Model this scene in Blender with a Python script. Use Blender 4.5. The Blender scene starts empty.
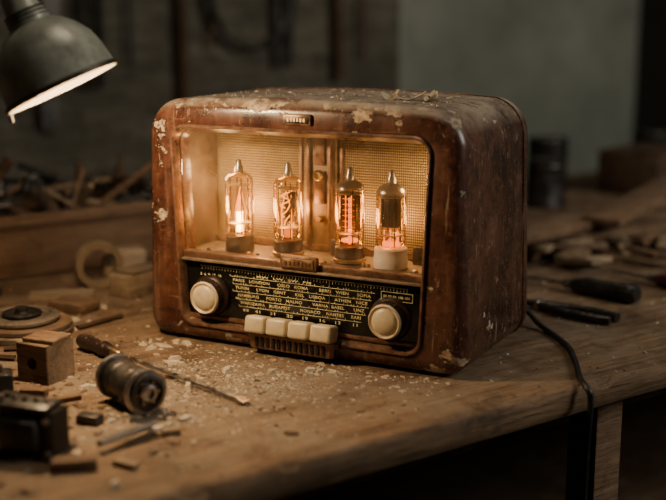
import bpy, bmesh, math, random
from mathutils import Matrix, Vector, Euler, noise as mnoise
random.seed(7)
R=math.radians
TZ=0.75
# ------------------------------------------------------------------ materials
class G:
    def __init__(s,name):
        s.m=bpy.data.materials.new(name); s.m.use_nodes=True
        s.nt=s.m.node_tree; s.nt.nodes.clear()
        s.tc=s.nt.nodes.new('ShaderNodeTexCoord')
    def n(s,t,ins=None,**props):
        nd=s.nt.nodes.new(t)
        for k,v in props.items(): setattr(nd,k,v)
        for k,v in (ins or {}).items():
            sk=nd.inputs[k]
            if isinstance(v,bpy.types.NodeSocket): s.nt.links.new(v,sk)
            else:
                if sk.type=='RGBA' and not isinstance(v,(int,float)) and len(v)==3: v=(*v,1)
                sk.default_value=v
        return nd
    def obj(s,scale=(1,1,1),loc=(0,0,0)):
        return s.n('ShaderNodeMapping',{'Vector':s.tc.outputs['Object'],'Scale':scale,'Location':loc}).outputs[0]
    def noise(s,scale=5,detail=4,rough=.55,st=(1,1,1),loc=(0,0,0),dist=0):
        return s.n('ShaderNodeTexNoise',{'Vector':s.obj(st,loc),'Scale':scale,'Detail':detail,'Roughness':rough,'Distortion':dist}).outputs['Fac']
    def step(s,x,a,b,c=0,d=1):
        return s.n('ShaderNodeMapRange',{'Value':x,'From Min':a,'From Max':b,'To Min':c,'To Max':d}).outputs[0]
    def math(s,op,a,b=0):
        nd=s.n('ShaderNodeMath',{0:a,1:b},operation=op); return nd.outputs[0]
    def mix(s,f,a,b):
        return s.n('ShaderNodeMix',{0:f,6:a,7:b},data_type='RGBA').outputs[2]
    def blob(s,p,r,amt):
        d=s.n('ShaderNodeVectorMath',{0:s.tc.outputs['Object'],1:p},operation='DISTANCE').outputs['Value']
        return s.step(d,0,r,amt,0)
    def normz(s):
        g=s.n('ShaderNodeNewGeometry'); x=s.n('ShaderNodeSeparateXYZ',{0:g.outputs['Normal']}); return x.outputs[2]
    def pos(s):
        return s.n('ShaderNodeSeparateXYZ',{0:s.tc.outputs['Object']}).outputs
    def bsdf(s,col,rough,metal=0,bump=None,bs=.3,bd=.002,coat=0,spec=.5):
        ins={'Base Color':col,'Roughness':rough,'Metallic':metal,'Coat Weight':coat,'Specular IOR Level':spec}
        if bump is not None:
            ins['Normal']=s.n('ShaderNodeBump',{'Height':bump,'Strength':bs,'Distance':bd}).outputs[0]
        p=s.n('ShaderNodeBsdfPrincipled',ins)
        return s.out(p.outputs[0])
    def out(s,sh):
        o=s.n('ShaderNodeOutputMaterial',{0:sh}); return s.m

def simple(name,col,rough=.6,metal=0,var=.35,scale=25,dust=0.0,bump=.3,dcol=(.28,.235,.18),st=(1,1,1),coat=0):
    g=G(name)
    a=g.noise(scale,5,.6,st)
    dark=tuple(c*(1-var) for c in col); lite=tuple(min(1,c*(1+var)) for c in col)
    c=g.mix(g.step(a,.3,.7),dark,lite)
    r=g.step(a,.3,.7,max(.05,rough-.12),min(1,rough+.12))
    if dust>0:
        d=g.math('MULTIPLY',g.step(g.normz(),.2,.9),g.step(g.noise(scale*2.5,6,.7),.62-.35*dust,.72-.2*dust))
        d=g.math('MULTIPLY',d,min(1,dust+.3))
        c=g.mix(d,c,dcol)
    return g.bsdf(c,r,metal,bump=a,bs=bump,bd=.001,coat=coat)

def wood(name,c1,c2,scale=6,st=(1,12,12),rough=.75,dust=.3,bump=.5,dcol=(.31,.25,.18),blobs=()):
    g=G(name)
    gr=g.noise(scale,7,.65,st,dist=.6)
    fine=g.noise(scale*6,5,.7,(st[0]*.6,st[1],st[2]))
    big=g.noise(4,4,.6)
    c=g.mix(g.step(gr,.36,.64),c1,c2)
    c=g.mix(g.step(fine,.52,.66,0,.8),c,tuple(v*.25 for v in c1))
    c=g.mix(g.step(big,.38,.62,0,.5),c,tuple(v*.4 for v in c1))
    c=g.mix(g.step(g.noise(13,7,.7),.53,.66,0,.6),c,tuple(v*.3 for v in c1))
    if dust>0:
        nz=g.step(g.normz(),.5,.95)
        dn=g.noise(9,10,.78)
        fn=g.noise(300,3,.6)
        for p,r,am in blobs:
            bl=g.blob(p,r,am); dn=g.math('ADD',dn,bl); fn=g.math('ADD',fn,g.math('MULTIPLY',bl,.4))
        d=g.math('MULTIPLY',nz,g.step(dn,.60-.25*dust,.80-.15*dust))
        c=g.mix(g.math('MULTIPLY',d,min(1,dust*1.2)),c,dcol)
        c=g.mix(g.math('MULTIPLY',nz,g.step(fn,.66,.72,0,.6*min(1,dust*2))),c,(.46,.38,.28))
    h=g.math('ADD',gr,fine)
    return g.bsdf(c,g.step(gr,.3,.7,rough-.1,rough+.12),0,bump=h,bs=bump,bd=.002,spec=.3)

def bakelite():
    g=G('worn_bakelite')
    x,y,z=g.pos()
    a=g.noise(9,6,.65); f=g.noise(60,6,.7)
    c=g.mix(g.step(a,.36,.64),(.028,.010,.0065),(.112,.038,.021))
    c=g.mix(g.step(f,.50,.64,0,.7),c,(.013,.007,.0055))
    c=g.mix(g.step(g.noise(34,8,.75),.54,.64,0,.5),c,(.19,.088,.052))
    s1=g.step(g.noise(1,5,.65,(150,150,5)),.60,.70,0,.50)
    s2=g.step(g.noise(1,4,.6,(26,160,190),dist=.7),.64,.69,0,.5)
    s3=g.step(g.noise(1,3,.6,(120,120,26),(3,1,2),dist=1.2),.65,.68,0,.7)
    s4=g.step(g.noise(1,3,.6,(110,110,6),(7,4,1),dist=.5),.68,.71,0,.7)
    s5=g.step(g.noise(1,4,.7,(40,40,4),(2,9,5),dist=.3),.54,.70,0,.42)
    c=g.mix(s5,c,(.18,.105,.07))
    c=g.mix(s1,c,(.21,.12,.078)); c=g.mix(s2,c,(.24,.15,.10)); c=g.mix(s3,c,(.32,.22,.155)); c=g.mix(s4,c,(.38,.30,.22))
    top=g.step(z,.318,.352,0,.060); bot=g.step(z,.045,.01,0,.045)
    front=g.step(y,.04,.0,0,.018)
    ch=g.math('ADD',g.math('ADD',g.noise(19,10,.66,(1,1,1.5),(0,2,0)),top),g.math('ADD',bot,front))
    for p,r,am in (((.20,.005,.354),.055,.13),((.365,.0,.350),.055,.13),((.43,.01,.35),.045,.09),((.46,.0,.03),.06,.12),((.015,.012,.30),.05,.10),((.02,.01,.19),.04,.09),((.30,.0,.012),.05,.08),((.09,.02,.352),.06,.10),((.49,.01,.16),.04,.08),((.25,.14,.36),.08,.06),((.06,.0,.03),.05,.10),((.30,.0,.345),.03,.07),((.33,.10,.36),.08,.09),((.49,.12,.05),.08,.07),((.50,.02,.28),.04,.07)):
        ch=g.math('ADD',ch,g.blob(p,r,am))
    chip=g.step(ch,.668,.676); halo=g.step(ch,.635,.668)
    c=g.mix(halo,c,(.018,.010,.008)); 
    chc=g.mix(g.step(g.noise(120,5,.6),.4,.6),(.24,.15,.09),(.50,.39,.27))
    c=g.mix(chip,c,chc)
    up=g.step(g.normz(),.35,.9)
    d=g.math('MULTIPLY',up,g.step(g.noise(14,10,.8),.36,.56,.24,.92))
    c=g.mix(d,c,(.32,.255,.185))
    c=g.mix(g.math('MULTIPLY',up,g.step(g.noise(26,9,.75,loc=(3,3,3)),.54,.58,0,.85)),c,(.080,.038,.023))
    sp=g.step(g.noise(330,2,.5),.68,.72,0,.55)
    c=g.mix(sp,c,(.34,.27,.2))
    r=g.step(a,.3,.7,.20,.38); r=g.mix(chip,r,(.9,.9,.9)); r=g.mix(d,r,(.85,.85,.85))
    h=g.math('SUBTRACT',g.math('MULTIPLY',f,.35),chip)
    return g.bsdf(c,r,0,bump=h,bs=.5,bd=.0012,spec=.6)

def emis(name,col,st):
    g=G(name); e=g.n('ShaderNodeEmission',{0:col,1:st}); return g.out(e.outputs[0])

def thin_glass(name,tint=(1,1,1),dust=.0,refl=1.0,getter=None,gc=(.05,.04,.035),rim=None):
    g=G(name)
    lw=g.n('ShaderNodeLayerWeight',{'Blend':.35})
    tc=tint
    if rim: tc=g.mix(g.step(lw.outputs['Facing'],.35,.95),tint,rim)
    tr=g.n('ShaderNodeBsdfTransparent',{0:tc})
    gl=g.n('ShaderNodeBsdfGlossy',{'Color':(.95,.93,.9),'Roughness':.07})
    f=g.step(lw.outputs['Fresnel'],0,1,.03*refl,.6*refl)
    m=g.n('ShaderNodeMixShader',{0:f,1:tr.outputs[0],2:gl.outputs[0]}).outputs[0]
    if getter:
        x,y,z=g.pos()
        k=g.step(g.math('ADD',z,g.math('MULTIPLY',g.noise(60,3,.5),.012)),getter,getter+.010,0,.95)
        mt=g.n('ShaderNodeBsdfPrincipled',{'Base Color':gc,'Metallic':.9,'Roughness':.28})
        m=g.n('ShaderNodeMixShader',{0:k,1:m,2:mt.outputs[0]}).outputs[0]
    if dust>0:
        d=g.math('ADD',g.step(g.noise(22,9,.8),.42,.8,dust*.10,dust*1.1),g.step(g.noise(420,2,.5),.70,.74,0,dust*1.8))
        d=g.math('ADD',d,g.step(g.noise(1,4,.6,(60,1,420),dist=1),.66,.70,0,dust*1.5))
        df=g.n('ShaderNodeBsdfDiffuse',{0:(.60,.48,.33)})
        tl=g.n('ShaderNodeBsdfTranslucent',{0:(.60,.46,.30)})
        df=g.n('ShaderNodeMixShader',{0:.5,1:df.outputs[0],2:tl.outputs[0]})
        m=g.n('ShaderNodeMixShader',{0:d,1:m,2:df.outputs[0]}).outputs[0]
    return g.out(m)

def weave():
    g=G('speaker_cloth_weave')
    w1=g.n('ShaderNodeTexWave',{'Vector':g.obj(),'Scale':95,'Distortion':.8,'Detail':1},wave_type='BANDS',bands_direction='X').outputs['Fac']
    w2=g.n('ShaderNodeTexWave',{'Vector':g.obj(),'Scale':80,'Distortion':.8,'Detail':1},wave_type='BANDS',bands_direction='Z').outputs['Fac']
    w=g.math('MULTIPLY',w1,w2)
    c=g.mix(g.step(w,.1,.65),(.06,.034,.012),(.58,.43,.20))
    c=g.mix(g.step(g.noise(14,7,.75),.4,.62,0,.75),c,(.13,.082,.036))
    return g.bsdf(c,.85,0,bump=w,bs=.6,bd=.001)

def wallmat():
    g=G('plaster_wall')
    a=g.noise(1.4,6,.6); b=g.noise(9,7,.7)
    c=g.mix(g.step(a,.35,.65),(.125,.132,.108),(.225,.232,.195))
    c=g.mix(g.step(b,.5,.75,0,.5),c,(.075,.075,.058))
    return g.bsdf(c,.9,0,bump=b,bs=.3,bd=.004)

BAK=bakelite()
BENCH=wood('bench_wood',(.125,.070,.037),(.285,.176,.098),5,(1,11,11),.70,.52,1.0,blobs=(((-.40,.24,TZ),.26,.16),((-.60,.45,TZ),.25,.08)))
WOODD=wood('dark_wood',(.060,.031,.017),(.13,.074,.042),6,(1,10,10),.75,.3)
WOODP=wood('pale_wood',(.25,.17,.105),(.42,.31,.205),8,(1,10,10),.8,.3)
WOODM=wood('mid_wood',(.135,.076,.042),(.26,.158,.095),8,(1,10,10),.8,.4)
BOARD=wood('darkening_board',(.085,.074,.054),(.155,.138,.105),3,(1,8,8),.85,.0)  # dark tone for the board added to darken the left wall
CREAM=simple('cream_plastic',(.60,.49,.32),.36,0,.16,60,.25,.15)
TRIM=simple('bronze_trim',(.18,.095,.058),.38,.45,.5,70,.3,.3)
BRASS=simple('aged_brass',(.34,.22,.11),.42,.9,.4,60,.3,.3)
STEEL=simple('worn_steel',(.36,.33,.30),.34,.95,.35,70,.25,.3)
STEELD=simple('dark_steel',(.07,.062,.058),.46,.85,.5,50,.3,.4)
IRON=simple('cast_iron_plate',(.16,.115,.085),.52,.5,.5,30,.6,.4)
CHAS=simple('chassis_metal',(.25,.175,.11),.6,.45,.4,50,.5,.3)
CAVW=simple('cavity_wall',(.075,.043,.024),.75,0,.4,20,.2,.2)
BLACKP=simple('black_plastic',(.015,.013,.012),.36,0,.4,60,.3,.2)
TUBEB=simple('tube_base_brown',(.026,.013,.009),.40,0,.4,60,.2,.2)
CERAM=simple('tube_base_ceramic',(.74,.69,.59),.5,0,.08,60,.2,.2)
LAMPM=simple('lamp_enamel',(.28,.285,.235),.36,.15,.32,45,.35,.3)
LAMPI=simple('lamp_inner',(.11,.088,.058),.7,0,.3,40,0,.1)
RUBBER=simple('black_rubber',(.010,.009,.009),.45,0,.3,60,.1,.1)
REDH=simple('red_handle',(.07,.012,.009),.35,0,.3,60,.2,.1)
PAPER=simple('old_paper',(.40,.33,.23),.9,0,.25,20,.2,.3)
DUSTC=simple('debris_pale',(.46,.38,.28),.95,0,.3,90,0,.4)
DUSTB=simple('debris_brown',(.18,.115,.07),.9,0,.4,90,0,.4)
CARD=simple('cardboard',(.19,.135,.085),.9,0,.25,20,.3,.3)
CLOTH=weave(); WALL=wallmat()
FLOOR=simple('concrete_floor',(.03,.027,.023),.9,0,.4,6,0,.5)
PLATE=simple('anode_plate',(.040,.036,.034),.42,.8,.3,80,0,.2)
MICA=simple('mica',(.35,.28,.2),.5,0,.2,80,0,.1)
WIRE=simple('tube_wire',(.30,.21,.15),.35,.9,.2,80,0,.1)
FIL=emis('filament_glow',(1,.27,.03,1),5)
FILR=emis('filament_red',(1,.19,.02,1),3.5)
FILH=emis('filament_hot',(1,.52,.12,1),38)
FILD=emis('filament_dim',(1,.18,.02,1),2)
BULBE=emis('lamp_bulb_glow',(1,.60,.28,1),1.6)
AMB=(1,.87,.67)
GL=thin_glass('tube_glass',AMB,rim=(.42,.26,.12)); GLG=thin_glass('tube_glass_getter',(1,.83,.60),getter=.108,gc=(.30,.25,.20),rim=(.40,.23,.11))
GLG2=thin_glass('tube_glass_getter_grey',(1,.84,.64),getter=.105,gc=(.45,.40,.34),rim=(.40,.25,.14))
PANE=thin_glass('window_glass',dust=.15,refl=.5)
PRINT=simple('dial_print',(.78,.63,.34),.6,0,.5,90,0,0)
g=G('dial_glass_black')
c=g.mix(g.step(g.noise(20,8,.75),.5,.8,0,.3),(.006,.0055,.005),(.08,.055,.035))
DIAL=g.bsdf(c,g.step(g.noise(14,6,.7),.3,.7,.08,.38),0)

# ------------------------------------------------------------------ mesh builder
class MB:
    def __init__(s): s.bm=bmesh.new(); s.mats=[]
    def mi(s,m):
        if m not in s.mats: s.mats.append(m)
        return s.mats.index(m)
    def _add(s,bm,mat,M=None,smooth=True):
        i=s.mi(mat)
        if M is not None: bmesh.ops.transform(bm,matrix=M,verts=bm.verts)
        bmesh.ops.recalc_face_normals(bm,faces=bm.faces)
        for f in bm.faces: f.material_index=i; f.smooth=smooth
        me=bpy.data.meshes.new('t'); bm.to_mesh(me); bm.free(); s.bm.from_mesh(me); bpy.data.meshes.remove(me)
    def box(s,c,size,mat,rot=(0,0,0),bev=0,seg=2,taper=None,M=None):
        bm=bmesh.new(); bmesh.ops.create_cube(bm,size=1)
        for v in bm.verts:
            v.co=Vector((v.co.x*size[0],v.co.y*size[1],v.co.z*size[2]))
            if taper and v.co.z>0: v.co.x*=taper; v.co.y*=taper
        if bev: bmesh.ops.bevel(bm,geom=bm.edges[:]+bm.verts[:],offset=bev,segments=seg,affect='EDGES',profile=.5)
        X=Matrix.Translation(c)@Euler(rot).to_matrix().to_4x4()
        if M is not None: X=M@X
        s._add(bm,mat,X)
    def lathe(s,prof,mat,M=None,seg=32,sx=1):
        bm=bmesh.new(); rings=[]
        for r,z in prof:
            if r<1e-6: rings.append([bm.verts.new((0,0,z))])
            else: rings.append([bm.verts.new((r*math.cos(2*math.pi*k/seg)*sx,r*math.sin(2*math.pi*k/seg),z)) for k in range(seg)])
        for a,b in zip(rings,rings[1:]):
            if len(a)==1 and len(b)==1: continue
            for k in range(seg):
                k2=(k+1)%seg
                if len(a)==1: bm.faces.new((a[0],b[k],b[k2]))
                elif len(b)==1: bm.faces.new((a[k],a[k2],b[0]))
                else: bm.faces.new((a[k],a[k2],b[k2],b[k]))
        s._add(bm,mat,M)
    def cyl(s,r,z0,z1,mat,M=None,seg=24,b=0):
        if b: p=[(0,z0),(r-b,z0),(r,z0+b),(r,z1-b),(r-b,z1),(0,z1)]
        else: p=[(0,z0),(r,z0),(r,z1),(0,z1)]
        s.lathe(p,mat,M,seg)
    def sweep(s,pts,r,mat,seg=8,M=None,closed=False):
        pts=[Vector(p) for p in pts]; bm=bmesh.new(); n=len(pts); rings=[]; up=Vector((0,0,1)); prev=None
        for i,p in enumerate(pts):
            t=(pts[min(n-1,i+1)]-pts[max(0,i-1)])
            if closed: t=pts[(i+1)%n]-pts[i-1]
            t.normalize()
            a=t.cross(up) if prev is None else prev-t*prev.dot(t)
            if a.length<1e-4: a=t.cross(Vector((1,0,0)))
            a.normalize(); prev=a; b=t.cross(a)
            rr=r[i] if isinstance(r,(list,tuple)) else r
            rings.append([bm.verts.new(p+(a*math.cos(2*math.pi*k/seg)+b*math.sin(2*math.pi*k/seg))*rr) for k in range(seg)])
        pr=list(zip(rings,rings[1:]))
        if closed: pr.append((rings[-1],rings[0]))
        for a,b in pr:
            for k in range(seg): bm.faces.new((a[k],a[(k+1)%seg],b[(k+1)%seg],b[k]))
        if not closed: bm.faces.new(rings[0]); bm.faces.new(rings[-1])
        s._add(bm,mat,M)
    def loft(s,loops,mat,cap0=False,cap1=False,M=None):
        bm=bmesh.new(); L=[[bm.verts.new(p) for p in lp] for lp in loops]; n=len(L[0])
        for a,b in zip(L,L[1:]):
            for k in range(n): bm.faces.new((a[k],a[(k+1)%n],b[(k+1)%n],b[k]))
        if cap0: bm.faces.new(L[0])
        if cap1: bm.faces.new(L[-1])
        s._add(bm,mat,M)
    def obj(s,name,loc=(0,0,0),rot=(0,0,0),parent=None,sharp=38):
        me=bpy.data.meshes.new(name); s.bm.to_mesh(me); s.bm.free()
        for m in s.mats: me.materials.append(m)
        me.set_sharp_from_angle(angle=R(sharp))
        o=bpy.data.objects.new(name,me); bpy.context.scene.collection.objects.link(o)
        o.location=loc; o.rotation_euler=rot
        if parent: o.parent=parent
        return o
def empty(name,loc=(0,0,0),rot=(0,0,0)):
    o=bpy.data.objects.new(name,None); bpy.context.scene.collection.objects.link(o)
    o.location=loc; o.rotation_euler=rot; o.empty_display_size=.05; return o
def catmull(P,n=8):
    P=[Vector(p) for p in P]; out=[]
    for i in range(len(P)-1):
        p0=P[max(0,i-1)];p1=P[i];p2=P[i+1];p3=P[min(len(P)-1,i+2)]
        for k in range(n):
            t=k/n
            out.append(.5*((2*p1)+(-p0+p2)*t+(2*p0-5*p1+4*p2-p3)*t*t+(-p0+3*p1-3*p2+p3)*t**3))
    out.append(P[-1]); return out
def along(a,b):
    a=Vector(a);b=Vector(b); q=(b-a).to_track_quat('Z','Y'); return Matrix.Translation(a)@q.to_matrix().to_4x4()
def light(name,typ,loc,e,col,size=.02,rot=None,target=None,parent=None,**k):
    l=bpy.data.lights.new(name,typ); l.energy=e; l.color=col
    if typ=='AREA': l.size=size
    else: l.shadow_soft_size=size
    for a,b in k.items(): setattr(l,a,b)
    o=bpy.data.objects.new(name,l); bpy.context.scene.collection.objects.link(o); o.location=loc
    if target is not None: o.rotation_euler=(Vector(target)-Vector(loc)).to_track_quat('-Z','Y').to_euler()
    if parent: o.parent=parent
    return o

# ------------------------------------------------------------------ bench frame
BX,BY,BA=.343,1.45,R(35.6)
def W(s,t,z=TZ): return (BX+s*math.cos(BA)-t*math.sin(BA), BY+s*math.sin(BA)+t*math.cos(BA), z)
bench=empty('workbench',(BX,BY,0),(0,0,BA))
bm=bmesh.new(); NS=300; s0,s1,TD,TH=-1.9,1.9,1.42,.040
rows=[]
def prof(i):
    s=s0+(s1-s0)*i/NS
    j=mnoise.noise(Vector((s*9,0,3)))*.003+mnoise.noise(Vector((s*45,1,0)))*.0016
    d=max(0,mnoise.noise(Vector((s*16,5,0)))-.2)*.026
    return [(s,TD,TZ),(s,.03,TZ),(s,.012+d,TZ-.0004),(s,.005+d+j,TZ-.002-d*.35),(s,.0+j,TZ-.008-d),(s,-.001+j*1.4,TZ-.022),(s,.001+j,TZ-.032),(s,.006+j,TZ-TH),(s,TD,TZ-TH)]
for i in range(NS+1): rows.append([bm.verts.new(p) for p in prof(i)])
for a,b in zip(rows,rows[1:]):
    for k in range(9): bm.faces.new((a[k],a[(k+1)%9],b[(k+1)%9],b[k]))
bm.faces.new(rows[0]); bm.faces.new(rows[-1])
mb=MB(); mb._add(bm,BENCH); mb.obj('bench_top',parent=bench)
mb=MB()
for s in (-1.75,.095,1.75):
    mb.box((s,.07,(TZ-TH)/2),(.055,.055,TZ-TH-.001),WOODM,bev=.004)
    mb.box((s,TD-.08,(TZ-TH)/2),(.075,.075,TZ-TH-.001),WOODM,bev=.004)
mb.box((0,.18,TZ-TH-.05),(3.4,.03,.09),WOODD,bev=.003)
mb.box((0,TD-.05,TZ-TH-.06),(3.4,.03,.11),WOODD,bev=.003)
mb.box((0,.75,.22),(3.5,1.2,.03),WOODD,bev=.003)
mb.obj('bench_frame',parent=bench)

# ------------------------------------------------------------------ room
def slab(name,c,size,mat):
    mb=MB(); mb.box((0,0,0),size,mat); p=W(c[0],c[1],c[2]); return mb.obj(name,p,(0,0,BA))
slab('floor',(0,-.4,-.025),(6.4,4.6,.05),FLOOR)
slab('wall_back',(0,1.95,1.25),(6.4,.1,2.5),WALL)
slab('wall_right',(3.15,-.4,1.25),(.1,4.6,2.5),WALL)
slab('wall_left',(-3.15,-.4,1.25),(.1,4.6,2.5),WALL)
mb=MB(); mb.box((0,0,.06),(6.2,.02,.12),WOODD,bev=.004); mb.obj('baseboard_back',W(0,1.885,0),(0,0,BA))

# ------------------------------------------------------------------ radio
RA=R(-27.3); RO=Vector((-.281,1.685,TZ))
radio=empty('vintage_tube_radio',RO,(0,0,RA))
RM=Matrix.Translation(RO)@Matrix.Rotation(RA,4,'Z')
CX=.255
def rloop(y,hwb,hwt,z0,z1,rb,rt,nc=9,ns=12,bulge=0,cx=CX):
    pts=[]
    cs=[(1,z0+rb,rb,-90),(1,z1-rt,rt,0),(-1,z1-rt,rt,90),(-1,z0+rb,rb,180)]
    arcs=[]
    for sg,cz,r,a0 in cs:
        arcs.append([(sg*(hwb-r)+r*math.cos(R(a0+90*k/nc)),cz+r*math.sin(R(a0+90*k/nc))) for k in range(nc+1)])
    for i,a in enumerate(arcs):
        pts+=a
        b=arcs[(i+1)%4][0]; e=a[-1]
        for k in range(1,ns): pts.append((e[0]+(b[0]-e[0])*k/ns,e[1]+(b[1]-e[1])*k/ns))
    out=[]
    for x,z in pts:
        f=1+(hwt/hwb-1)*(z-z0)/(z1-z0)
        zz=z+bulge*(1-(x/hwb)**2)*max(0,(z-z0)/(z1-z0))
        out.append((cx+x*f,y,zz))
    return out
def outer(y,d): return rloop(y,.259-d,.248-d,.003+d,.359-d,max(.006,.034-d),max(.008,.050-d),bulge=.008)
def opening(y,d): return rloop(y,.189-d,.201-d,.032+d,.320-d,max(.004,.018-d),max(.004,.020-d))
mb=MB()
L=[outer(.284,.03),outer(.283,.014),outer(.278,.006),outer(.268,.001),outer(.262,0)]
L+=[outer(.262-.236*k/6,0) for k in range(1,7)]
rr=.020
for k in range(1,9):
    a=math.pi/2*k/8; L.append(outer(.020+.000-rr*math.sin(a)+.0,rr*(1-math.cos(a))*.95))
L.append(opening(0.0,-.009)); L.append(opening(.001,-.006)); L.append(opening(.003,-.005)); 
L.append(opening(.006,-.001)); L.append(opening(.022,.006)); L.append(opening(.03,.0065))
mb.loft(L,BAK,cap0=True); mb.obj('case',parent=radio,sharp=50)
mb=MB(); mb.loft([opening(.004,-.007),opening(-.0015,-.0065),opening(-.0035,-.0045),opening(-.0030,-.002),opening(.001,.0),opening(.010,.002)],TRIM)
mb.obj('bezel_trim',parent=radio)
mb=MB(); mb.loft([outer(.246,-.0002),outer(.2455,-.002),outer(.2425,-.002),outer(.242,-.0002)],BAK); mb.obj('rear_seam',parent=radio)
mb=MB()
for fx in (.05,.46):
    for fy in (.045,.24): mb.cyl(.013,0,.009,RUBBER,Matrix.Translation((fx,fy,0)))
mb.obj('feet',parent=radio)
mb=MB(); YB=.112
mb.box((CX,(YB+.02)/2,.131),(.40,YB-.02,.008),CHAS)
mb.box((CX,(YB+.02)/2,.319),(.40,YB-.02,.006),CAVW)
mb.box((.0535,(YB+.02)/2,.225),(.006,YB-.02,.19),CAVW)
mb.box((.4575,(YB+.02)/2,.225),(.006,YB-.02,.19),CAVW)
mb.box((CX,YB+.004,.225),(.405,.006,.195),CAVW)
mb.obj('chassis_cavity',parent=radio)
mb=MB()
mb.box((.137,YB-.001,.226),(.158,.006,.172),CLOTH,bev=.001)
mb.box((.362,YB-.001,.226),(.182,.006,.172),CLOTH,bev=.001)
mb.obj('speaker_cloth',parent=radio)
mb=MB()
mb.box((.2425,YB-.004,.226),(.052,.010,.172),CHAS,bev=.002)
for dx in (-.018,.018): mb.box((.2425+dx,YB-.012,.226),(.006,.008,.172),TRIM,bev=.0015)
mb.box((.2425,YB-.011,.285),(.018,.004,.04),TRIM,bev=.0018)
mb.box((.2425,YB-.011,.232),(.018,.004,.05),TRIM,bev=.0018)
mb.lathe([(0,.008),(.006,.008),(.008,.006),(.008,0),(0,0)],BRASS,Matrix.Translation((.2425,YB-.012,.25))@Matrix.Rotation(R(90),4,'X'))
mb.lathe([(0,.006),(.004,.006),(.005,0),(0,0)],BRASS,Matrix.Translation((.2425,YB-.012,.185))@Matrix.Rotation(R(90),4,'X'))
for fx in (.208,.276,.446):
    mb.box((fx,YB-.005,.226),(.005,.006,.172),TRIM,bev=.001)
mb.box((CX,YB-.006,.141),(.39,.010,.010),TRIM,bev=.001)
mb.obj('grille_frame',parent=radio)
mb=MB()
mb.box((CX,.014,.1325),(.386,.018,.012),TRIM,bev=.003)
mb.box((CX,.004,.1265),(.386,.008,.004),CHAS,bev=.0012)
mb.obj('window_ledge',parent=radio)
mb=MB()
mb.box((.262,.002,.139),(.060,.010,.021),TRIM,bev=.004)
mb.box((.262,-.0035,.139),(.050,.002,.013),BRASS,bev=.0009)
for k in range(7): mb.box((.243+.0063*k,-.005,.139),(.0035,.0012,.006),TRIM)
mb.obj('ledge_badge',parent=radio)
mb=MB()
mb.box((.262,-.0015,.3405),(.044,.006,.0155),TRIM,bev=.002)
mb.box((.262,-.0048,.3405),(.036,.002,.009),STEELD,bev=.0008)
for k in range(6): mb.box((.2495+.005*k,-.0060,.3405),(.003,.0012,.005),BRASS)
mb.obj('maker_badge',parent=radio)
mb=MB()
for sx in (.09,.165,.175,.24,.252,.29,.345,.352,.43):
    yy=random.uniform(.022,.05); rr2=random.uniform(.0025,.005)
    mb.lathe([(0,rr2*1.6),(rr2*.7,rr2*1.4),(rr2,rr2*.8),(rr2,0),(0,0)],random.choice([BRASS,STEEL,TUBEB]),Matrix.Translation((sx,yy,.135)),16)
for sx in (.105,.19,.28,.30,.41):
    mb.box((sx,.085,.148),(random.uniform(.012,.022),.012,.026),random.choice([STEELD,BRASS,TUBEB]),bev=.002)
mb.sweep(catmull([(.10,.09,.137),(.12,.07,.150),(.16,.08,.142),(.20,.075,.155),(.235,.09,.138)]),.0012,RUBBER)
mb.sweep(catmull([(.27,.09,.137),(.29,.08,.16),(.35,.085,.145),(.42,.08,.152)]),.0012,REDH)
mb.obj('chassis_parts',parent=radio)
mb=MB(); mb.box((CX,.0125,.226),(.392,.0012,.180),PANE); mb.obj('window_pane',parent=radio)
# dial
mb=MB(); mb.box((CX,.016,.079),(.386,.008,.092),DIAL,bev=.001)
mb.box((CX,.015,.0385),(.384,.012,.007),TRIM,bev=.002)
mb.obj('dial_plate',parent=radio)
mb=MB(); yd=.0112
def bar(x0,x1,z,h=.0006): mb.box(((x0+x1)/2,yd,z),(x1-x0,.0006,h),PRINT)
bar(.088,.425,.1165,.0007)
for k in range(68):
    x=.092+k*.00495; mb.box((x,yd,.1138),(.0006,.0006,.003 if k%4 else .005),PRINT)
for z,x0,x1 in ((.1055,.140,.375),(.0945,.145,.370),(.0835,.145,.366),(.0725,.150,.362),(.0615,.155,.355)):
    bar(x0,x1,z,.0006)
    k=x0
    while k<x1:
        mb.box((k,yd,z+.0012),(.0006,.0006,.0024),PRINT); k+=random.choice([.004,.006,.009,.014])
for (x0,x1,z0,z1) in ((.385,.432,.098,.110),):
    bar(x0,x1,z0);bar(x0,x1,z1)
    for x in (x0,x1): mb.box((x,yd,(z0+z1)/2),(.0006,.0006,z1-z0),PRINT)
mb.box((.305,.0108,.086),(.0012,.001,.056),TRIM)
mb.obj('dial_scale',parent=radio)
def text(s,x,z,size,w=None):
    cu=bpy.data.curves.new('t','FONT'); cu.body=s; cu.size=size; cu.align_x='LEFT'; cu.space_character=1.1; cu.offset=.0001
    ob=bpy.data.objects.new('t',cu); bpy.context.scene.collection.objects.link(ob)
    bpy.context.view_layer.update()
    me=bpy.data.meshes.new_from_object(ob.evaluated_get(bpy.context.evaluated_depsgraph_get()))
    xs=[v.co.x for v in me.vertices]; sc=(w/(max(xs)-min(xs))) if w else 1
    me.transform(Matrix.Translation((x,yd-.0001,z))@Matrix.Rotation(R(90),4,'X')@Matrix.Diagonal((sc,1,1,1)))
    bpy.data.objects.remove(ob); return me
tb=bmesh.new()
rowsT=["PARIS   LONDON     OSLO   ROMA       BERN   WIEN     SOFIA",
"TURIN     LYON   GENT      KIEL   LISBOA      ATHEN   NICE",
"HAMBURG     PORTO   MALMO       VARNA  BASEL      LINZ",
"WARSZAWA   BUDAPEST       MONACO    NANTES     BARI",
"49   41    31     25    19     16    13     11"]
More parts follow.
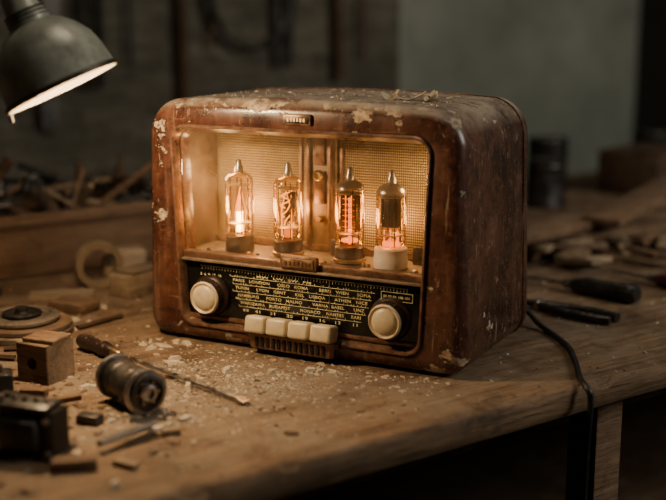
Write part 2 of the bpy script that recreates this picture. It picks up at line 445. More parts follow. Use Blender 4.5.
for i,(tx,z) in enumerate(zip(rowsT,(.0985,.0875,.0765,.0655,.0545))):
    tb.from_mesh(text(tx,.145+.004*i,z,.0060,.224-.009*i))
for tx,x,z,sz,w in (("MW  LW  SW  FM",.185,.1075,.0045,.09),("88 92 96 100 104",.388,.102,.005,.04),("3  6  9  12  15",.088,.102,.005,.036),("SUPER",.235,.047,.0052,.03)):
    tb.from_mesh(text(tx,x,z,sz,w))
me=bpy.data.meshes.new('dial_lettering'); tb.to_mesh(me); tb.free(); me.materials.clear(); me.materials.append(PRINT)
for p in me.polygons: p.material_index=0
o=bpy.data.objects.new('dial_lettering',me); bpy.context.scene.collection.objects.link(o); o.parent=radio
for i,kx in enumerate((.108,.400)):
    mb=MB(); KM=Matrix.Translation((kx,.012,.073))@Matrix.Rotation(R(90),4,'X')
    mb.lathe([(0,0),(.030,0),(.031,.003),(.0295,.007),(.027,.009),(0,.009)],TUBEB,KM,48)
    n=96; lo=[]
    for zz,rb in ((.009,.0262),(.018,.0255),(.0215,.0245)):
        lo.append([(rb*(1+.014*math.cos(k*2*math.pi/4))*math.cos(2*math.pi*k/n),rb*(1+.014*math.cos(k*2*math.pi/4))*math.sin(2*math.pi*k/n),zz) for k in range(n)])
    mb.loft(lo,TUBEB,M=KM)
    mb.lathe([(.0246,.0214),(.0240,.0235),(.0225,.0248),(.0200,.0225),(.0190,.0226),(.0182,.0240),(.014,.0262),(.007,.0275),(0,.0280)],CREAM,KM,48)
    mb.obj('tuning_knob_%d'%(i+1),parent=radio)
mb=MB()
for k in range(4):
    mb.box((.2005+.0355*k,-.010,.0445),(.0330,.028,.0250),CREAM,rot=(R(-12),0,0),bev=.0045,seg=3)
mb.obj('push_buttons',parent=radio)
mb=MB()
mb.box((.254,.000,.028),(.152,.020,.010),TUBEB,bev=.002)
mb.loft([[( .254+sx*hw,y,z) for sx,z in ((-1,.031),(1,.031),(.96,.010),(-.96,.010))] for y,hw in ((.01,.072),(-.010,.070),(-.014,.066))],TRIM,cap1=True)
for k in range(13): mb.box((.200+.009*k,-.0145,.020),(.0050,.003,.014),RUBBER,bev=.0008)
mb.obj('button_bracket',parent=radio)

# ------------------------------------------------------------------ vacuum tubes
def tube(x,y,kind):
    mb=MB(); z=0
    basem=CERAM if kind==4 else TUBEB; br=.0240 if kind==4 else .0215
    bh=.030 if kind==4 else .026
    mb.lathe([(0,0),(br*.93,0),(br,.002),(br,bh*.55),(br*.96,bh*.6),(br*.97,bh-.002),(br*.9,bh),(0,bh)],basem,seg=40)
    if kind in(2,3): mb.lathe([(br*1.0,.004),(br*1.10,.004),(br*1.10,.008),(br*1.0,.009)],BRASS,seg=40)
    gr=.0208; gp=[(gr*.86,bh-.002),(gr*.95,bh+.002),(gr,bh+.008),(gr,.105)]
    for k in range(1,9):
        a=math.pi/2*k/8; gp.append((gr*math.cos(a)+ (.0035 if k==8 else 0),.105+.0155*math.sin(a)))
    gp+=[(.0030,.1235),(.0022,.1275),(.0012,.131),(0,.1325)]
    mb.lathe(gp,{1:GL,2:GL,3:GLG,4:GLG2}[kind],seg=48)
    mb.lathe([(.0066,.1190),(.0066,.126),(.0048,.129),(.0042,.135),(.002,.138),(0,.138)],STEEL,seg=20)
    mb.lathe([(.009,bh),(.007,bh+.006),(.004,bh+.012),(0,bh+.013)],GL,seg=20)
    for zz in (bh+.017,.100): mb.cyl(.0165,zz,zz+.0012,MICA,seg=28)
    for k in range(4):
        a=math.pi/4+k*math.pi/2; mb.cyl(.0009,bh+.002,.110,STEELD,Matrix.Translation((.0135*math.cos(a),.0135*math.sin(a),0)),8)
    z0,z1=bh+.020,.098
    if kind==1:
        mb.cyl(.0048,bh+.004,.060,FILH,seg=16)
        mb.lathe([(0,.060),(.0045,.060),(.003,.082),(0,.088)],FIL,seg=14)
        for k in range(14):
            zz=z0+k*(z1-z0)/13
            mb.sweep([(.011*math.cos(t),.011*math.sin(t)*.6,zz) for t in [j*math.pi/8 for j in range(16)]],.0004,WIRE,5,closed=True)
        for a in (0,2.1,4.2): mb.sweep(catmull([(.006*math.cos(a),.006*math.sin(a),bh),(.009*math.cos(a+.3),.009*math.sin(a+.3),.06),(.002,.0,.098)]),.0006,FIL,6)
    elif kind==2:
        for ph in (0,math.pi):
            pts=[(.0115*math.cos(ph+t*.5)*(.55+.45*math.sin(t*.35+ph)),.008*math.sin(ph+t*.5),z0+(z1-z0)*t/24) for t in range(25)]
            mb.sweep(pts,.0008,FIL,6)
        mb.sweep([(-.008,-.004,bh+.004),(-.008,-.005,.07),(0,-.006,.097),(.008,-.005,.07),(.008,-.004,bh+.004)],.0007,FIL,6)
        mb.cyl(.006,bh+.003,bh+.014,FILD,seg=14)
        mb.box((0,.006,.073),(.018,.003,.045),PLATE,bev=.001)
    elif kind==3:
        mb.box((0,.007,(z0+z1)/2),(.026,.002,z1-z0),PLATE,bev=.0008)
        for sx in (-1,1):
            mb.box((sx*.0110,.001,(z0+z1)/2),(.0035,.012,z1-z0),PLATE,bev=.001)
            mb.sweep([(sx*.0045,-.004,z0),(sx*.0045,-.004,z1)],.0008,FILR,6)
        for k in range(12): mb.box((0,-.0045,z0+.003+k*.0040),(.018,.0009,.0010),FILD if k%2 else WIRE)
        mb.cyl(.0022,bh+.002,z1-.004,FILR,seg=12)
        mb.cyl(.0120,bh+.006,bh+.009,FILR,seg=20)
    else:
        mb.box((0,-.001,(z0+z1)/2+.004),(.025,.015,z1-z0-.008),PLATE,bev=.002)
        for sx in (-.0085,0,.0085): mb.box((sx,-.0088,(z0+z1)/2+.004),(.0014,.0016,z1-z0-.010),STEELD,bev=.0004)
        mb.cyl(.0125,bh+.003,bh+.0065,FILR,seg=24)
        for a in range(6): mb.cyl(.0008,bh+.001,z0+.003,FILR,Matrix.Translation((.011*math.cos(a),.009*math.sin(a),0)),6)
    p=RM@Vector((x,y,.1352))
    return mb.obj('vacuum_tube',p,(0,0,RA))
TX=(.134,.217,.318,.383); TY=(.050,.050,.048,.046)
for i in range(4):
    tb_=tube(TX[i],TY[i],i+1)
    light('tube_glow','POINT',(0.0,-.012,.050 if i<3 else .034),(.15,.07,.045,.022)[i],((1,.45,.10),(1,.38,.06),(1,.30,.04),(1,.28,.04))[i],.006,parent=tb_)
    light('tube_glow','POINT',(0.0,.037,.062),(.56,.30,.26,.22)[i],(1,.50,.15),.013,parent=tb_)
light('scale_lamp_light','POINT',(.095,.050,.255),.36,(1,.60,.24),.014,parent=radio)
light('scale_lamp_light','POINT',(.425,.070,.262),.20,(1,.60,.24),.014,parent=radio)

# ------------------------------------------------------------------ power cord
mb=MB()
pts=catmull([(.28,1.735,.79),(.305,1.735,.775),(.322,1.715,.758),(.335,1.675,.7545),(.345,1.605,.7545),(.340,1.53,.7545),(.331,1.456,.7545),(.333,1.429,.752),(.338,1.421,.735),(.336,1.422,.66),(.338,1.430,.50),(.345,1.43,.3),(.36,1.41,.1),(.38,1.39,.006),(.44,1.39,.006)],8)
mb.sweep(pts,.0042,RUBBER,10); mb.obj('power_cord')

# ------------------------------------------------------------------ desk lamp
lamp=empty('desk_lamp',(0,0,0))
rc=Vector((-.340,1.44,1.143)); ax=Vector((.42,-.022,-.88)).normalized()
LM=along(rc,rc-ax)
mb=MB()
pr=[(.0735,-.002),(.0745,0),(.0735,.003),(.072,.012),(.070,.028),(.064,.048),(.053,.065),(.040,.077),(.028,.084),(.024,.086)]
mb.lathe(pr,LAMPM,LM,56)
mb.lathe([(.0725,-.001),(.0715,.003),(.070,.012),(.068,.028),(.062,.047),(.051,.063),(.038,.074),(.024,.081),(0,.082)],LAMPI,LM,56)
mb.lathe([(.0745,-.003),(.0765,-.001),(.0765,.002),(.0740,.004)],STEELD,LM,56)
mb.lathe([(.025,.083),(.027,.086),(.026,.100),(.022,.106),(.020,.125),(.016,.132),(0,.133)],LAMPM,LM,32)
for k in range(3): mb.lathe([(.026,.089+k*.005),(.0275,.0905+k*.005),(.026,.092+k*.005)],STEELD,LM,32)
mb.obj('shade',parent=lamp)
mb=MB(); mb.lathe([(0,.012),(.010,.014),(.019,.022),(.022,.034),(.019,.046),(.012,.056),(.011,.066)],BULBE,LM,28)
mb.cyl(.013,.062,.080,BRASS,LM); mb.obj('bulb',parent=lamp)
hp=LM@Vector((0,0,.125))
u=Vector((-.9,0,-.44)).normalized(); gp=rc+u*.074
mb=MB(); mb.sweep([gp-ax*.004,gp+ax*.012+u*.004],.003,BLACKP,10)
mb.obj('rim_grip',parent=lamp)
mb=MB()
elb=Vector((-.60,1.50,1.42)); base=Vector((-.80,1.60,TZ))
mb.sweep([hp,hp+Vector((-.03,.01,.05))],.008,STEELD,12)
mb.sweep([hp+Vector((-.03,.01,.05)),elb],.0065,LAMPM,12)
mb.sweep([hp+Vector((-.03,.022,.07)),elb+Vector((0,.015,.02))],.003,STEEL,8)
mb.sweep([elb,base+Vector((0,0,.05))],.0075,LAMPM,12)
mb.lathe([(0,-.012),(.018,-.012),(.02,0),(.018,.012),(0,.012)],STEELD,Matrix.Translation(elb)@Matrix.Rotation(R(90),4,'X'),24)
mb.lathe([(0,0),(.085,0),(.088,.004),(.085,.016),(.03,.030),(.014,.04),(.012,.06),(0,.06)],LAMPM,Matrix.Translation(base),40)
mb.sweep(catmull([hp+Vector((-.01,0,.02)),(-.46,1.47,1.215),(-.55,1.49,1.30),elb+Vector((.02,.0,-.04)),(-.70,1.56,1.0),base+Vector((.02,.02,.03))]),.0025,RUBBER,8)
mb.obj('arm_and_base',parent=lamp)
lp=LM@Vector((0,0,.004))
light('bulb_light','POINT',lp,11.0,(1,.69,.37),.018,parent=lamp)

# ------------------------------------------------------------------ left foreground objects
def disc(r,z,h,m,hole,M=Matrix()):
    mb.lathe([(hole,z),(r-.002,z),(r,z+.002),(r,z+h-.002),(r-.003,z+h),(r*.8,z+h),(r*.78,z+h-.002),(r*.45,z+h-.002),(r*.43,z+h),(hole,z+h),(hole,z)],m,M,56)
mb=MB()
disc(.078,0,.011,IRON,.010); disc(.070,.011,.009,WOODM,.010,Matrix.Translation((.006,-.004,0))); disc(.060,.020,.008,IRON,.010,Matrix.Translation((-.004,.003,0)))
disc(.030,.028,.006,STEELD,.008)
mb.cyl(.010,.0,.040,STEELD)
mb.obj('pulley_disc_stack',(-.480,1.70,TZ))
mb=MB(); disc(.060,0,.012,STEELD,.012); disc(.045,.012,.010,IRON,.012); mb.cyl(.006,0,.032,STEEL); mb.obj('brake_disc',(-.64,1.93,TZ))
# wooden block with hole
mb=MB(); S=.054; n=32; h=S/2
BLKW=wood('block_wood',(.17,.11,.065),(.31,.21,.13),8,(1,9,9),.8,.35)
def sq(k):
    a=2*math.pi*k/n; c_,s_=math.cos(a),math.sin(a); m=max(abs(c_),abs(s_)); return (c_/m,s_/m)
loops=[[(.3*h*math.cos(2*math.pi*k/n),.3*h*math.sin(2*math.pi*k/n),-h*.2) for k in range(n)],
[(.3*h*math.cos(2*math.pi*k/n),.3*h*math.sin(2*math.pi*k/n),h) for k in range(n)],
[(sq(k)[0]*h*.95,sq(k)[1]*h*.95,h) for k in range(n)],
[(sq(k)[0]*h,sq(k)[1]*h,h*.95) for k in range(n)],
[(sq(k)[0]*h,sq(k)[1]*h,-h*.95) for k in range(n)],
[(sq(k)[0]*h*.95,sq(k)[1]*h*.95,-h) for k in range(n)]]
mb.loft(loops,BLKW,cap0=True,cap1=True,M=Matrix.Translation((0,0,h))@Matrix.Rotation(R(90),4,'X'))
mb.box((.004,0,S+.003),(S*.9,S*.8,.006),WOODM,rot=(0,0,.1),bev=.0015)
mb.obj('drilled_wood_block',(-.388,1.475,TZ),(0,0,R(-28)))
# coil former
mb=MB(); BL=.086
bM=along((0,0,0),(.60,-.80,0))
for z0_,z1_ in ((0,.006),(BL-.006,BL)): mb.cyl(.0290,z0_,z1_,STEEL,bM,44,.0015)
mb.lathe([(.0225,.006),(.023,.012),(.0225,.03),(.023,.060),(.0225,BL-.006)],STEELD,bM,40)
for k in range(2): mb.lathe([(.0225,.020+k*.034),(.0236,.022+k*.034),(.0236,.024+k*.034),(.0225,.026+k*.034)],STEELD,bM,36)
mb.lathe([(.0230,BL),(.0230,BL+.004),(.0185,BL+.005),(.0180,BL+.001),(0,BL+.001)],STEELD,bM,36)
mb.lathe([(.011,BL+.001),(.011,BL+.006),(.0075,BL+.007),(.007,BL+.002),(0,BL+.002)],STEEL,bM,28)
for k in range(6): mb.cyl(.0018,BL+.001,BL+.004,BRASS,bM@Matrix.Translation((.0145*math.cos(k*1.047),.0145*math.sin(k*1.047),0)),8)
mb.lathe([(0,-.014),(.007,-.014),(.008,-.010),(.008,0)],STEEL,bM,20)
mb.obj('metal_coil_former',(-.279,1.395,TZ+.0295))
# long screwdriver
mb=MB(); a=Vector((-.372,1.612,TZ+.0135)); b=Vector((-.107,1.362,TZ+.0045)); sM=along(a,b); Ls=(b-a).length
mb.lathe([(0,0),(.008,.001),(.0105,.006),(.0115,.02),(.0095,.045),(.0115,.062),(.009,.075),(.006,.081),(0,.082)],TUBEB,sM,16)
mb.lathe([(.0065,.078),(.0065,.094),(.0035,.098),(0,.098)],BRASS,sM,16)
mb.lathe([(.0030,.09),(.0030,Ls-.035),(.0034,Ls-.03),(.0032,Ls-.02)],STEEL,sM,12)
mb.loft([[(x*w,y*t_,z) for x,y in ((-1,-1),(1,-1),(1,1),(-1,1))] for z,w,t_ in ((Ls-.022,.0070*.43,.0028),(Ls-.012,.0070,.0022),(Ls,.0065,.0010))],STEEL,True,True,M=sM)
mb.obj('long_screwdriver')
# transformer lower-left
mb=MB()
mb.box((0,0,.026),(.074,.034,.052),STEELD,bev=.0015)
for k in range(11): mb.box((0,-.0150+k*.0030,.027),(.0752,.0014,.0535),BLACKP)
mb.box((0,0,.028),(.046,.064,.036),RUBBER,bev=.006)
for sx in(-1,1):
    mb.box((sx*.030,0,.003),(.022,.054,.003),STEELD,bev=.001)
    for sz in (.008,.045): mb.cyl(.0035,-.022,.022,STEEL,Matrix.Translation((sx*.031,0,sz))@Matrix.Rotation(R(90),4,'X'),8)
mb.box((0,-.002,.0575),(.060,.036,.004),BLACKP,bev=.001)
for k in range(4): mb.cyl(.003,.0590,.064,STEELD,Matrix.Translation((-.021+.014*k,0,0)),10)
mb.obj('mains_transformer',(-.338,1.210,TZ),(0,0,R(-18)))
mb=MB(); mb.box((0,0,.016),(.045,.035,.032),BLACKP,bev=.004); mb.cyl(.010,.032,.040,STEELD); mb.box((.0,0,.044),(.004,.004,.012),STEEL,bev=.001); mb.obj('toggle_switch',(-.435,1.40,TZ),(0,0,.3))
mb=MB(); mb.box((0,0,.013),(.050,.030,.026),STEELD,bev=.003); mb.cyl(.008,.026,.030,STEELD); mb.obj('paper_capacitor',(-.392,1.325,TZ),(0,0,-.5))
def chunk(name,loc,size,rz,mat,tp=None,tilt=0):
    mb=MB(); mb.box((0,0,size[2]/2),size,mat,bev=min(size)*.12,taper=tp)
    for v in mb.bm.verts: v.co+=Vector((mnoise.noise(v.co*60),mnoise.noise(v.co*60+Vector((9,0,0))),0))*min(size)*.25
    return mb.obj(name,(loc[0],loc[1],TZ+.0003),(0,tilt,rz))
chunk('wood_offcut',(-.280,1.160),(.050,.022,.012),.2,WOODM)
chunk('wood_offcut',(-.292,1.300),(.030,.018,.011),-.4,STEELD)
chunk('wood_offcut',(-.345,1.375),(.052,.010,.006),.55,WOODM)
chunk('wood_offcut',(-.335,1.290),(.030,.016,.010),.35,WOODD)
chunk('wood_offcut',(-.19,1.262),(.022,.014,.007),.3,WOODP)
chunk('wood_offcut',(-.225,1.165),(.030,.012,.006),-.6,WOODP)
chunk('wood_offcut',(-.385,1.400),(.036,.016,.010),-.2,WOODM)
# bent chisel blade
mb=MB(); cM=along((-.262,1.205,TZ+.011),(-.208,1.268,TZ+.011))
mb.loft([[(x*t_,y*w,z) for x,y in ((-1,-1),(1,-1),(1,1),(-1,1))] for z,w,t_ in ((0,.005,.003),(.02,.006,.003),(.055,.0095,.0026),(.074,.0105,.0022),(.082,.0105,.0006))],IRON,True,True,M=cM@Matrix.Rotation(R(55),4,'Z'))
mb.obj('chisel_blade')
# mid-left clutter
chunk('pale_wood_block',(-.395,2.10),(.075,.045,.050),.5,WOODP)
chunk('pale_wood_block',(-.47,1.92),(.11,.06,.008),.2,WOODP)
chunk('pale_wood_block',(-.43,1.83),(.07,.05,.018),-.5,WOODM)
mb=MB(); mb.lathe([(.030,0),(.042,0),(.043,.002),(.043,.022),(.042,.024),(.030,.024),(.030,0)],CARD,Matrix.Translation((0,0,.0435))@Matrix.Rotation(R(90),4,'X'),40)
mb.obj('tape_roll',(-.425,2.00,TZ),(0,0,R(25)))
mb=MB(); mb.box((0,0,.02),(.09,.05,.04),WOODP,bev=.003); mb.box((.005,0,.043),(.08,.045,.005),CARD,rot=(0,.04,.1),bev=.001); mb.obj('small_carton',(-.345,1.955,TZ),(0,0,.9))
mb=MB()
for (x,y,l,a_) in ((-.56,1.84,.12,.1),(-.37,1.745,.09,.9),(-.50,1.56,.10,-.2),(-.44,1.60,.08,.1)):
    d=Vector((math.cos(a_),math.sin(a_),0))*l/2; c_=Vector((x,y,TZ+.0045)); mb.sweep([c_-d,c_,c_+d],.0042,random.choice([WOODD,WOODM,STEELD]),6)
mb.obj('loose_dowels')

# ------------------------------------------------------------------ left back crate
crate=empty('wooden_tool_crate',W(-.42,1.19),(0,0,BA))
mb=MB(); LX,LY,H=.86,.30,.115
mb.box((0,-LY/2,H/2+.004),(LX,.016,H),WOODM,bev=.002); mb.box((0,LY/2,H/2+.004),(LX,.016,H),WOODM,bev=.002)
for sx in (-1,0,1): mb.box((sx*(LX/2-.008),0,H/2),(.016,LY-.016,H-.01),WOODM,bev=.002)
mb.box((0,0,.006),(LX-.01,LY-.01,.010),WOODD)
mb.box((0,-LY/2-.009,H*.85),(LX,.004,.012),WOODD,bev=.001)
mb.obj('crate_boards',parent=crate)
mb=MB()
for k in range(110):
    x=random.uniform(-.40,.40); y=random.uniform(-.11,.11); l=random.uniform(.08,.24); a_=random.uniform(0,6.28); el=random.uniform(-.1,.9)
    z0_=random.uniform(.09,.16)
    p=Vector((x,y,z0_)); d=Vector((math.cos(a_)*math.cos(el),math.sin(a_)*.6*math.cos(el),math.sin(el)))*l/2
    q=[p-d,p+d]
    if any(abs(v.x)>.415 or (abs(v.y)>.13 and v.z<.13) or v.z<.02 for v in q): continue
    mb.sweep([q[0],p,q[1]],random.uniform(.003,.011),random.choice([STEELD,WOODD,BLACKP,STEELD,WOODM,CARD]),8)
for k in range(10): mb.box((random.uniform(-.37,.37),random.uniform(-.09,.09),.05),(random.uniform(.05,.09),.05,.06),random.choice([STEELD,CARD,BLACKP]),rot=(0,0,random.uniform(0,3)),bev=.003)
mb.obj('crate_contents',parent=crate)

# ------------------------------------------------------------------ right side tools
def driver(name,a,b,hl,hr,hm,sl):
    a=Vector(a);b=Vector(b);M_=along(a,b); mb=MB()
    pr=[(0,0),(hr*.7,.001),(hr*.95,.006),(hr,.02),(hr*.85,hl*.5),(hr,hl*.75),(hr*.7,hl*.92),(hr*.45,hl)]
    seg=24; bmz=[]
    for r_,z_ in pr[1:]: bmz.append([(r_*(1+.05*math.cos(6*2*math.pi*k/seg))*math.cos(2*math.pi*k/seg),r_*(1+.05*math.cos(6*2*math.pi*k/seg))*math.sin(2*math.pi*k/seg),z_) for k in range(seg)])
    mb.loft(bmz,hm,True,True,M=M_)
    mb.cyl(hr*.5,hl-.004,hl+.012,STEEL,M_,16); mb.cyl(.0034,hl,hl+sl,STEEL,M_,12)
    mb.loft([[(x*w,y*t_,z) for x,y in ((-1,-1),(1,-1),(1,1),(-1,1))] for z,w,t_ in ((hl+sl-.002,.0032,.0032),(hl+sl+.010,.0055,.0022),(hl+sl+.018,.005,.0008))],STEEL,True,True,M=M_)
    return mb.obj(name)
driver('screwdriver',(.515,1.865,TZ+.0190),(.385,2.00,TZ+.0125),.135,.0175,BLACKP,.12)
mb=MB()
for sgn in (1,-1):
    pts=catmull([(-.045,sgn*.001,.009),(-.01,-sgn*.002,.009),(.01,sgn*.006,.009),(.05,sgn*.016,.009),(.10,sgn*.018,.009),(.135,sgn*.012,.009)],6)
    n=len(pts); mb.sweep(pts[:n//3],[.0035+.004*k/(n//3) for k in range(n//3)],STEELD,10); mb.sweep(pts[n//3-1:],.0075,BLACKP,12)
mb.cyl(.010,.002,.017,STEEL,Matrix.Translation((-.002,0,0)),20,.001)
mb.obj('pliers',(.345,1.835,TZ),(0,0,R(-42)))
driver('screwdriver',(.64,1.93,TZ+.0150),(.585,2.01,TZ+.0120),.10,.0135,REDH,.09)
# lumber pile
lum=empty('scrap_lumber_pile',W(.92,.66),(0,0,BA))
mb=MB()
for k in range(9):
    th=random.uniform(.010,.020); w=random.uniform(.06,.11); l=random.uniform(.35,.62); row=k//3
    x=(k%3-1)*.28+random.uniform(-.04,.04); y=random.uniform(-.06,.06)+ (k%3-1)*.03
    mb.box((x,y,row*.024+.0125),(l,w,th),random.choice([WOODM,WOODM,WOODD]),rot=(0,random.uniform(-.006,.006),random.uniform(-.25,.25)),bev=.002)
mb.box((-.05,-.03,.087),(.50,.08,.014),WOODM,rot=(0,-.06,.35),bev=.002)
mb.obj('planks',parent=lum)
mb=MB()
for k in range(46):
    l=random.uniform(.03,.12); mb.box((random.uniform(-.46,.20),random.uniform(-.24,-.08),random.uniform(.018,.038)),(l,random.uniform(.01,.04),random.uniform(.006,.012)),random.choice([WOODD,WOODM,DUSTB,CARD,STEELD,WOODP]),rot=(random.uniform(-.15,.15),random.uniform(-.15,.15),random.uniform(0,3)),bev=.001)
mb.obj('scraps',parent=lum)
def tin(name,s,t,r,h,mat,lid):
    mb=MB(); mb.lathe([(0,0),(r,0),(r*1.02,.003),(r,.006),(r,h-.008),(r*1.03,h-.004),(r,h),(r*.9,h-.002),(0,h-.003)],mat,seg=32)
    if lid: mb.cyl(r*.8,h-.004,h+.012,lid,b=.002)
    mb.obj(name,W(s,t))
tin('paint_tin',1.18,1.22,.055,.15,STEELD,None); tin('paint_tin',1.00,1.05,.05,.11,STEELD,BLACKP)
tin('oil_can',.90,1.26,.04,.17,STEELD,STEELD); tin('glue_jar',1.66,1.05,.045,.10,BLACKP,STEELD); tin('paint_tin',1.72,1.30,.06,.13,STEELD,None)
mb=MB(); mb.box((0,0,.06),(.26,.18,.12),WOODD,bev=.003); mb.box((0,-.06,.123),(.26,.07,.003),WOODD,rot=(.10,0,0)); mb.obj('cardboard_box',W(1.42,1.06),(0,0,BA+.2))
mb=MB(); mb.box((0,0,.05),(.26,.16,.10),STEELD,bev=.006); mb.box((0,0,.108),(.27,.17,.018),STEELD,bev=.004); mb.sweep([(-.05,0,.115),(-.05,0,.14),(.05,0,.14),(.05,0,.115)],.005,BLACKP); mb.obj('metal_toolbox',W(.55,1.22),(0,0,BA-.1))
mb=MB(); mb.box((0,0,.95),(.55,.28,1.9),BLACKP,bev=.006)
for sx in (-1,1):
    mb.box((sx*.135,-.145,.95),(.26,.012,1.82),WOODD,bev=.004); mb.cyl(.010,0,.02,BRASS,Matrix.Translation((sx*.02,-.15,1.0))@Matrix.Rotation(R(90),4,'X'),16)
mb.obj('tall_cabinet',W(2.62,1.74,0),(0,0,BA))
# tool rack on the wall
mb=MB(); mb.box((0,0,0),(1.9,.022,.07),WOODD,bev=.003)
mb.box((-.02,.006,-.24),(2.02,.008,1.15),BOARD,bev=.002)  # dark board added behind the tools to darken the wall on the left
Y=-.030
def hook(x): mb.sweep([(x,-.005,.01),(x,-.035,.005),(x,-.040,.018)],.003,STEEL,6)
def hammer(x,zb):
    mb.sweep([(x,Y,.02),(x+.01,Y,-zb+.05),(x+.01,Y,-zb)],[.012,.015,.017],WOODD,10); mb.box((x,Y,.03),(.11,.026,.03),STEELD,bev=.005)
def plier(x,zb):
    for sg in(-1,1): mb.sweep(catmull([(x+sg*.004,Y,.02),(x-sg*.004,Y,-.05),(x+sg*.022,Y,-.12),(x+sg*.018,Y,-zb)]),.010,BLACKP if sg>0 else STEELD,8)
def saw(x,zb):
    mb.loft([[(x-.06,yy,.02),(x+.06,yy,.02),(x+.025,yy,-zb),(x-.015,yy,-zb)] for yy in (Y,Y+.002)],STEELD,True,True)
    mb.sweep(catmull([(x-.05,Y,.0),(x-.06,Y,.10),(x+.04,Y,.11),(x+.05,Y,.01)]),.013,WOODD,10)
def coil(x,r):
    for k in range(4): mb.sweep([(x+(r+k*.006)*math.cos(t),Y-.004*k,-r+(r*1.35)*math.sin(t)) for t in [j*math.pi/12 for j in range(24)]],.005,RUBBER,6,closed=True)
def drv(x,zb): mb.lathe([(0,.04),(.016,.035),(.018,0),(.014,-.05),(.006,-.055),(.006,-zb),(0,-zb)],random.choice([BLACKP,REDH,WOODD]),Matrix.Translation((x,Y,0)),12)
hammer(-.62,.40); coil(-.40,.17); saw(-.20,.50); plier(-.07,.40); drv(.04,.34); hammer(.19,.46); drv(.29,.30); coil(.42,.13); plier(.53,.36); hammer(.72,.40); drv(.82,.34)
for x in (-.62,-.40,-.20,-.07,.19,.42,.53,.72): hook(x)
mb.obj('tool_rack',W(.20,1.885,1.44),(0,0,BA))

# ------------------------------------------------------------------ debris
Ri=RM.inverted()
DEB=MB()
def scatter(mb,n,gen,zf,smin,smax,mats,flat=.45):
    bms={m:bmesh.new() for m in mats}
    for _ in range(n):
        p=gen()
        if p is None: continue
        s=smin*(smax/smin)**(random.random()**2.4); m=random.choice(mats); bm=bms[m]
        k=random.choice((4,5,6)); a0=random.random()*6.28; hgt=s*flat*random.uniform(.4,1)
        el=random.uniform(1,2.4); up=[];dn=[]; rot=random.random()*6.28
        for j in range(k):
            a=a0+2*math.pi*j/k; rr_=s*random.uniform(.6,1.1)*.5; x=rr_*math.cos(a)*el; y=rr_*math.sin(a)
            xr=x*math.cos(rot)-y*math.sin(rot); yr=x*math.sin(rot)+y*math.cos(rot)
            dn.append(bm.verts.new((p[0]+xr,p[1]+yr,zf))); up.append(bm.verts.new((p[0]+xr*.7,p[1]+yr*.7,zf+hgt*random.uniform(.6,1.2))))
        bm.faces.new(up); bm.faces.new(dn)
        for j in range(k): bm.faces.new((dn[j],dn[(j+1)%k],up[(j+1)%k],up[j]))
    for m,bm in bms.items(): mb._add(bm,m,smooth=False)
def under(p):
    q=Ri@Vector((p[0],p[1],TZ)); return -.004<q.x<.514 and -.003<q.y<.288
def tt(x,y): return -(x-BX)*math.sin(BA)+(y-BY)*math.cos(BA)
def g1():
    s=random.uniform(-1.10,1.0); t=random.uniform(.012,.95)
    p=W(s,t); return None if under(p) else p
def g2():
    x=random.gauss(-.14,.11); y=random.gauss(1.42,.09)
    return None if (under((x,y)) or tt(x,y)<.012) else (x,y)
def g3():
    q=RM@Vector((random.uniform(-.02,.5),-abs(random.gauss(0,.028))-.004,0))
    return (q.x,q.y) if tt(q.x,q.y)>.012 else None
def g4():
    x=random.gauss(-.38,.10); y=random.gauss(1.50,.22)
    return None if (under((x,y)) or tt(x,y)<.012) else (x,y)
def g6():
    c=random.choice(((-.215,1.33),(-.08,1.48),(-.02,1.50),(-.18,1.30),(-.17,1.46),(-.21,1.52)))
    return (random.gauss(c[0],.016),random.gauss(c[1],.014))
def g7():
    c=random.choice(((-.20,1.52),(-.12,1.47),(-.17,1.42),(-.06,1.44)))
    return (random.gauss(c[0],.03),random.gauss(c[1],.02))
scatter(DEB,3400,g1,TZ,.0009,.006,[DUSTC,DUSTB,DUSTB])
scatter(DEB,2600,g2,TZ,.0007,.0065,[DUSTC,DUSTC,DUSTB])
scatter(DEB,1800,g7,TZ,.0006,.0035,[DUSTC])
scatter(DEB,1000,g3,TZ,.0008,.007,[DUSTC,DUSTB],.3)
scatter(DEB,750,g4,TZ,.002,.022,[DUSTC,DUSTB,WOODM],.35)
scatter(DEB,80,g6,TZ,.004,.016,[DUSTC,PAPER],.5)
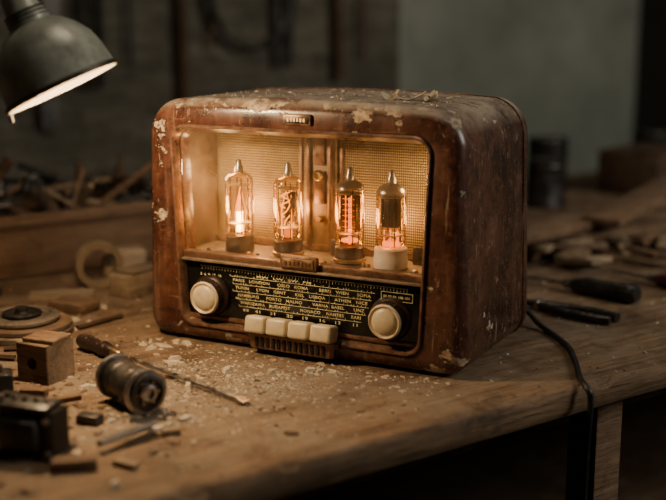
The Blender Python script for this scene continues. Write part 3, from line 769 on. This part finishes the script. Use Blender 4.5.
DEB.obj('sawdust_and_chips')
TD_=MB()
def g5(): return (random.uniform(.06,.45),random.uniform(.03,.26))
scatter(TD_,700,g5,.3605,.0010,.007,[DUSTC,DUSTB],.4)
ob=TD_.obj('top_dust_flakes',parent=radio)
for v in ob.data.vertices: v.co.z+= -.0018+.008*(1-((v.co.x-CX)/.248)**2)
mb=MB()
for (x,y,l,w,a_) in ((.385,.10,.045,.020,.4),(.405,.13,.034,.018,1.6),(.36,.085,.030,.014,2.7),(.42,.09,.028,.014,-.6),(.345,.13,.02,.012,.9),(.30,.06,.018,.010,.2)):
    M_=Matrix.Translation((x,y,.3632))@Matrix.Rotation(a_,4,'Z'); lp_=[]
    for k in range(7):
        t=k/6; ww=w*math.sin(math.pi*(.08+.84*t))*.5; zz=.012*(abs(t-.4)**1.5)*2
        lp_.append([(l*(t-.5),-ww,zz+.002),(l*(t-.5),0,zz),(l*(t-.5),ww,zz+.003),(l*(t-.5),0,zz+.0006)])
    mb.loft(lp_,PAPER,True,True,M=M_)
mb.obj('peeling_flakes',parent=radio)

# ------------------------------------------------------------------ lights, world, camera
light('side_fill','AREA',(2.3,1.0,2.1),42,(1.0,.97,.84),1.1,target=(1.2,3.4,1.35))  # added area fill from the right; there is no window here
light('overhead_fill','AREA',(-.05,1.50,2.45),6.0,(1,.84,.64),.5,target=(-.02,1.8,.9))  # added soft overhead fill for the radio top, no ceiling fitting
w=bpy.data.worlds.new('World'); bpy.context.scene.world=w; w.use_nodes=True
w.node_tree.nodes['Background'].inputs[0].default_value=(1,.88,.68,1); w.node_tree.nodes['Background'].inputs[1].default_value=.016
cam=bpy.data.cameras.new('camera'); co=bpy.data.objects.new('camera',cam); bpy.context.scene.collection.objects.link(co)
co.location=(0,0,TZ+.482); co.rotation_euler=(R(90-11.7),0,0); cam.lens=61.5; cam.sensor_width=36; cam.clip_start=.05
cam.dof.use_dof=True; cam.dof.focus_distance=1.60; cam.dof.aperture_fstop=1.9
bpy.context.scene.camera=co
